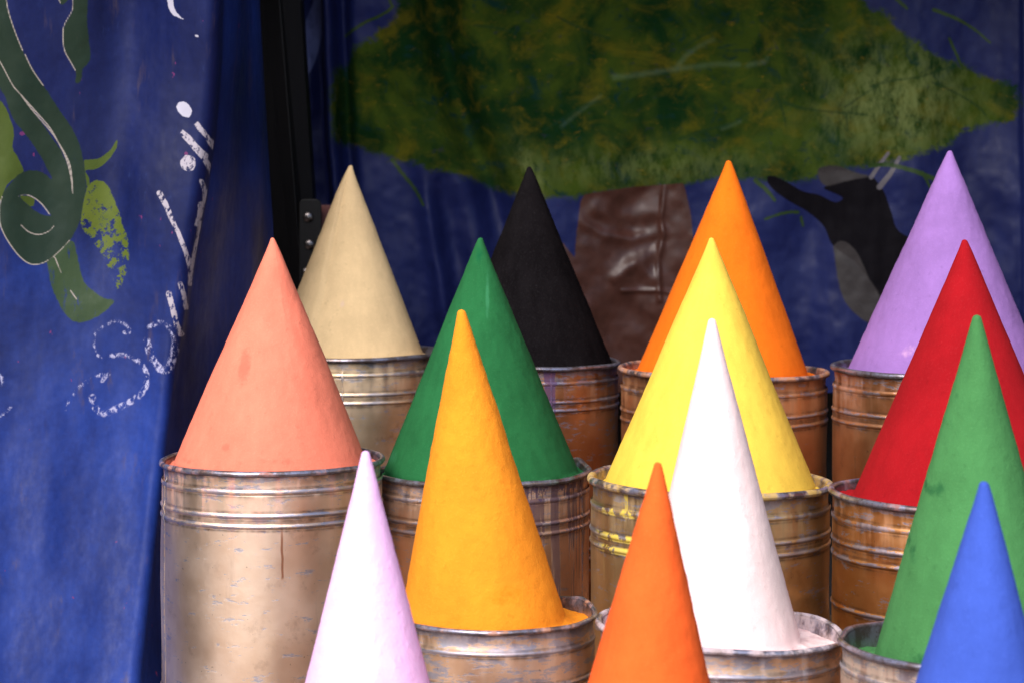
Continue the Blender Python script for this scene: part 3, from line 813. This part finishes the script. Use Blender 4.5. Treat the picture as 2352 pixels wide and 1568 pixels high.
CANS = [
 dict(key='salmon', row=2, Y=3.25, cx=625, hw=260, ry=1050, tilt=-.004, seed=1, seam=-158, apex=(628, 546), base=(405, 838), tip=6, belly=.012,
      mat=CM('can_gold_pale', PALE, .022, 1, SALMON, [(.177, .009, -.92, -.50, (0.30, 0.10, 0.04), 0, 'line')], .30), rim=rim_material('rim_salmon', (0.42, 0.16, 0.12), .42, 1),
      cmat=cone_material('powder_salmon', dk(SALMON, .93), SALMON, 1, (0.42, 0.135, 0.085), .45, .22), stains=[(575, 830, 22, 60, .62), (540, 1005, 12, 12, .75), (660, 1030, 80, 14, .45), (450, 1040, 40, 14, .4)],
      lump=.0008, ridges=[(-65, .05, .0006)],
      can_label='tall pale gold can holding the salmon cone beside the blue curtain', cone_label='salmon pink powder cone beside the blue curtain'),
 dict(key='cream', row=3, Y=3.80, cx=808, hw=212, ry=807, tilt=-.01, seed=2, seam=-92, apex=(803, 380), base=(632, 970), tip=6,
      mat=CM('can_gold_cream', ((0.58, 0.41, 0.25), (0.72, 0.55, 0.38)), .02, 2, CREAM, (), .45), rim=rim_material('rim_cream', (0.30, 0.24, 0.18), .2, 2),
      cmat=cone_material('powder_cream', dk(CREAM, .95), CREAM, 2, (0.62, 0.44, 0.30), .4, .14, pale=(0.74, 0.66, 0.66)), stains=[(795, 690, 8, 12, .55)], pales=[(868, 812, 16, 8, 1.0)],
      lump=.0007, flats=[(-118, .012, .0055)],
      can_label='gold can with a soldered front seam holding the cream cone', cone_label='pale cream powder cone in front of the black post'),
 dict(key='black', row=3, Y=3.68, cx=1218, hw=208, ry=826, tilt=.01, seed=3, seam=-77, apex=(1217, 383), base=(1033, 1402), tip=7,
      mat=CM('can_copper_dark', COPPER, .04, 3, (0.30, 0.18, 0.14), [(.05, .35, -.9, -.05, (0.07, 0.03, 0.11), .62, 'drip')], .5), rim=rim_material('rim_black', (0.20, 0.12, 0.16), .2, 3),
      cmat=cone_material('powder_black', (0.0040, 0.0032, 0.0038), (0.0070, 0.0058, 0.0066), 3, None, .5, .12, spec=.02), lump=.0009,
      can_label='copper brown can holding the black cone', cone_label='black powder cone at the back before the painted tree'),
 dict(key='orange', row=3, Y=3.57, cx=1662, hw=243, ry=845, tilt=.022, seed=4, apex=(1675, 369), base=(1466, 1850), tip=9,
      mat=CM('can_copper', COPPER, -.02, 4, (0.45, 0.20, 0.10), (), .55), rim=rim_material('rim_orange', (0.42, 0.17, 0.07), .5, 4),
      cmat=cone_material('powder_orange', dk(ORANGE, .95), ORANGE, 4, None, .4, .10), lump=.0007,
      can_label='copper brown can behind the yellow one, holding the deep orange cone', cone_label='deep orange powder cone directly behind the yellow cone'),
 dict(key='purple', row=3, Y=3.47, cx=2160, hw=253, ry=842, tilt=.015, seed=5, apex=(2181, 346), base=(1953, 2389), tip=8,
      mat=CM('can_copper_dusty', COPPER, -.01, 5, (0.50, 0.32, 0.30), (), .5), rim=rim_material('rim_purple', (0.36, 0.24, 0.24), .35, 5),
      cmat=cone_material('powder_purple', dk(PURPLE, .93), PURPLE, 5, (0.46, 0.26, 0.44), .3, .16), stains=[(2060, 790, 60, 25, .4)], lump=.0011,
      can_label='dusty copper can at the right holding the lilac cone', cone_label='lilac powder cone at the right, behind the red cone'),
 dict(key='green', row=2, Y=3.355, cx=1109, hw=251, ry=1077, tilt=-.012, seed=6, seam=-22, apex=(1102, 546), base=(884, 1327), tip=8, flare=5, level=.03,
      mat=CM('can_gold_stained', OCHRE, .035, 6, (0.36, 0.20, 0.16), [(.22, .97, -1.5, -.03, (0.045, 0.016, 0.032), .63, 'drip'), (.2, .98, -.16, .05, (0.05, 0.03, 0.07), .66, 'splash'), (-.28, -.05, -.35, -.05, (0.10, 0.02, 0.10), .58, 'splash')], .5), rim=rim_material('rim_green', (0.03, 0.10, 0.06), .4, 6),
      cmat=cone_material('powder_green', dk(GREEN, .85), GREEN, 6, (0.006, 0.085, 0.030), .5, .10, pale=(0.045, 0.21, 0.095)), stains=[(1100, 590, 14, 40, .5)], pales=[(1120, 680, 7, 90, .75), (1145, 960, 10, 90, .6), (900, 1040, 30, 30, .6), (1010, 900, 8, 80, .4)],
      lump=.0009, ridges=[(-78, .04, .0010)], bumps=[(25, .16, .05)],
      can_label='purple stained gold can holding the dark green cone', cone_label='dark green powder cone behind the amber cone'),
 dict(key='yellow', row=2, Y=3.12, cx=1630, hw=282, ry=1098, tilt=.026, seed=7, apex=(1635, 546), base=(1393, 1865), tip=8,
      mat=CM('can_gold_yellow', ((0.46, 0.31, 0.14), (0.60, 0.44, 0.24)), .03, 7, (0.45, 0.33, 0.18), [(-.92, -.40, -.75, -.16, (0.70, 0.54, 0.06), .62, 'ribs'), (-.85, -.60, -1.6, -.60, (0.50, 0.38, 0.06), .75, 'drip')], .35), rim=rim_material('rim_yellow', (0.52, 0.33, 0.07), .5, 7), lip=.032,
      cmat=cone_material('powder_yellow', dk(YELLOW, .95), YELLOW, 7, None, .5, .10), lump=.0008, ribs=(.20, .40, .50, 1.8, 1.9), level=.075,
      can_label='gold can splashed with yellow, holding the bright yellow cone', cone_label='bright yellow powder cone between the orange and white cones'),
 dict(key='red', row=2, Y=3.00, cx=2200, hw=295, ry=1131, tilt=.03, seed=8, apex=(2217, 550), base=(1965, 2465), tip=9,
      mat=CM('can_copper_red', ((0.50, 0.20, 0.055), (0.62, 0.30, 0.10)), .025, 8, (0.62, 0.36, 0.26), (), .45), rim=rim_material('rim_red', (0.30, 0.12, 0.11), .4, 8),
      cmat=cone_material('powder_red', dk(RED, .92), RED, 8, (0.60, 0.05, 0.06), .3, .10), stains=[(2160, 1090, 30, 16, .4)], lump=.0006, ribs=(.19, .36, .47, .86),
      can_label='orange brown can at the right edge holding the red cone', cone_label='deep red powder cone in front of the lilac cone'),
 dict(key='amber', row=1, Y=2.85, cx=1138, hw=235, ry=1403, tilt=.0, seed=9, apex=(1060, 711), base=(921, 1297), tip=13, flare=6, level=.085,
      mat=CM('can_gold_chipped', OCHRE, .080, 9, (0.55, 0.36, 0.30), (), .25), rim=rim_material('rim_amber', (0.55, 0.24, 0.12), .42, 9), dusty=.40,
      cmat=cone_material('powder_amber', dk(AMBER, .96), AMBER, 9, (0.70, 0.20, 0.01), .3, .30), stains=[(1160, 1340, 70, 30, .5), (1120, 1010, 40, 60, .3)], lump=.0011, ribs=(.235, .56, .66, 1.7),
      bumps=[(28, .28, .055)],
      can_label='chipped gold can with a bent rim holding the amber cone', cone_label='amber powder cone leaning left in front of the dark green cone'),
 dict(key='white', row=1, Y=2.75, cx=1655, hw=288, ry=1436, tilt=.055, seed=10, apex=(1635, 731), base=(1470, 1830), tip=12, flare=7, level=.10,
      mat=CM('can_gold_front', OCHRE, .055, 10, (0.62, 0.50, 0.46), (), .35), rim=rim_material('rim_white', (0.56, 0.44, 0.44), .50, 10), dusty=.42,
      cmat=cone_material('powder_white', dk(WHITE, .96), WHITE, 10, (0.62, 0.42, 0.42), .4, .20), stains=[(1880, 1430, 40, 30, .55)], lump=.0007, ribs=(.22, .55, .65, 1.1),
      bumps=[(30, .35, .03)],
      can_label='gold can holding the pinkish white cone', cone_label='pinkish white powder cone in front of the yellow cone'),
 dict(key='light_green', row=1, Y=2.62, cx=2225, hw=300, ry=1482, tilt=.055, seed=11, apex=(2244, 723), base=(2018, 2458), tip=14, flare=7, level=.16,
      mat=CM('can_gold_speckled', PALE, .03, 11, (0.40, 0.36, 0.30), [(-.6, .3, -.6, -.15, (0.40, 0.01, 0.05), .66, 'splash')], .25), rim=rim_material('rim_light_green', (0.20, 0.26, 0.27), .3, 11),
      cmat=cone_material('powder_light_green', dk(LGREEN, .9), LGREEN, 11, (0.022, 0.105, 0.034), .3, .28), lump=.0008,
      stains=[(2192, 905, 8, 40, .50), (2170, 965, 25, 45, .34), (2140, 1115, 40, 22, .55), (2185, 1385, 40, 26, .95), (2150, 1500, 130, 50, .62), (2085, 1200, 14, 130, .5), (2225, 790, 20, 40, .2)],
      bumps=[(165, .12, -.03)],
      can_label='pale gold can at the lower right holding the light green cone', cone_label='light green powder cone with dark stains in front of the red cone'),
 dict(key='pink', row=0, Y=2.45, cx=848, hw=265, ry=1745, tilt=0, seed=12, apex=(840, 1034), base=(658, 1034), tip=13,
      mat=CM('can_gold_low', OCHRE, 0, 12, (0.6, .4, .5)), rim=rim_material('rim_pink', (0.5, .35, .45), .5, 12),
      cmat=cone_material('powder_pink', dk(PINK, .96), PINK, 12, (0.66, 0.34, 0.50), .4, .34), stains=[(843, 1105, 12, 40, .42)], lump=.0007,
      can_label='gold can below the frame holding the pale pink cone', cone_label='pale pink powder cone, leftmost in the front row'),
 dict(key='vermilion', row=0, Y=2.38, cx=1482, hw=270, ry=1770, tilt=0, seed=13, apex=(1512, 1060), base=(1288, 1676), tip=12,
      mat=CM('can_gold_low_centre', OCHRE, 0, 13, (0.6, .3, .2)), rim=rim_material('rim_vermilion', (0.5, .2, .1), .5, 13),
      cmat=cone_material('powder_vermilion', dk(VERM, .96), VERM, 13, None, .3, .16), lump=.0009,
      can_label='gold can below the frame holding the vermilion cone', cone_label='vermilion orange powder cone in the front row before the white cone'),
 dict(key='blue', row=0, Y=2.28, cx=2246, hw=285, ry=1790, tilt=0, seed=14, apex=(2262, 1104), base=(2035, 2450), tip=15,
      mat=CM('can_gold_low_right', OCHRE, 0, 14, (0.3, .3, .5)), rim=rim_material('rim_blue', (0.2, .25, .5), .5, 14),
      cmat=cone_material('powder_blue', dk(BLUE, .95), BLUE, 14, None, .2, .22), lump=.0007,
      can_label='gold can below the frame holding the blue cone', cone_label='bright blue powder cone at the lower right corner'),
]
for cd in CANS:
    root, R, o = make_can(cd)
    make_cone(cd, R, o)
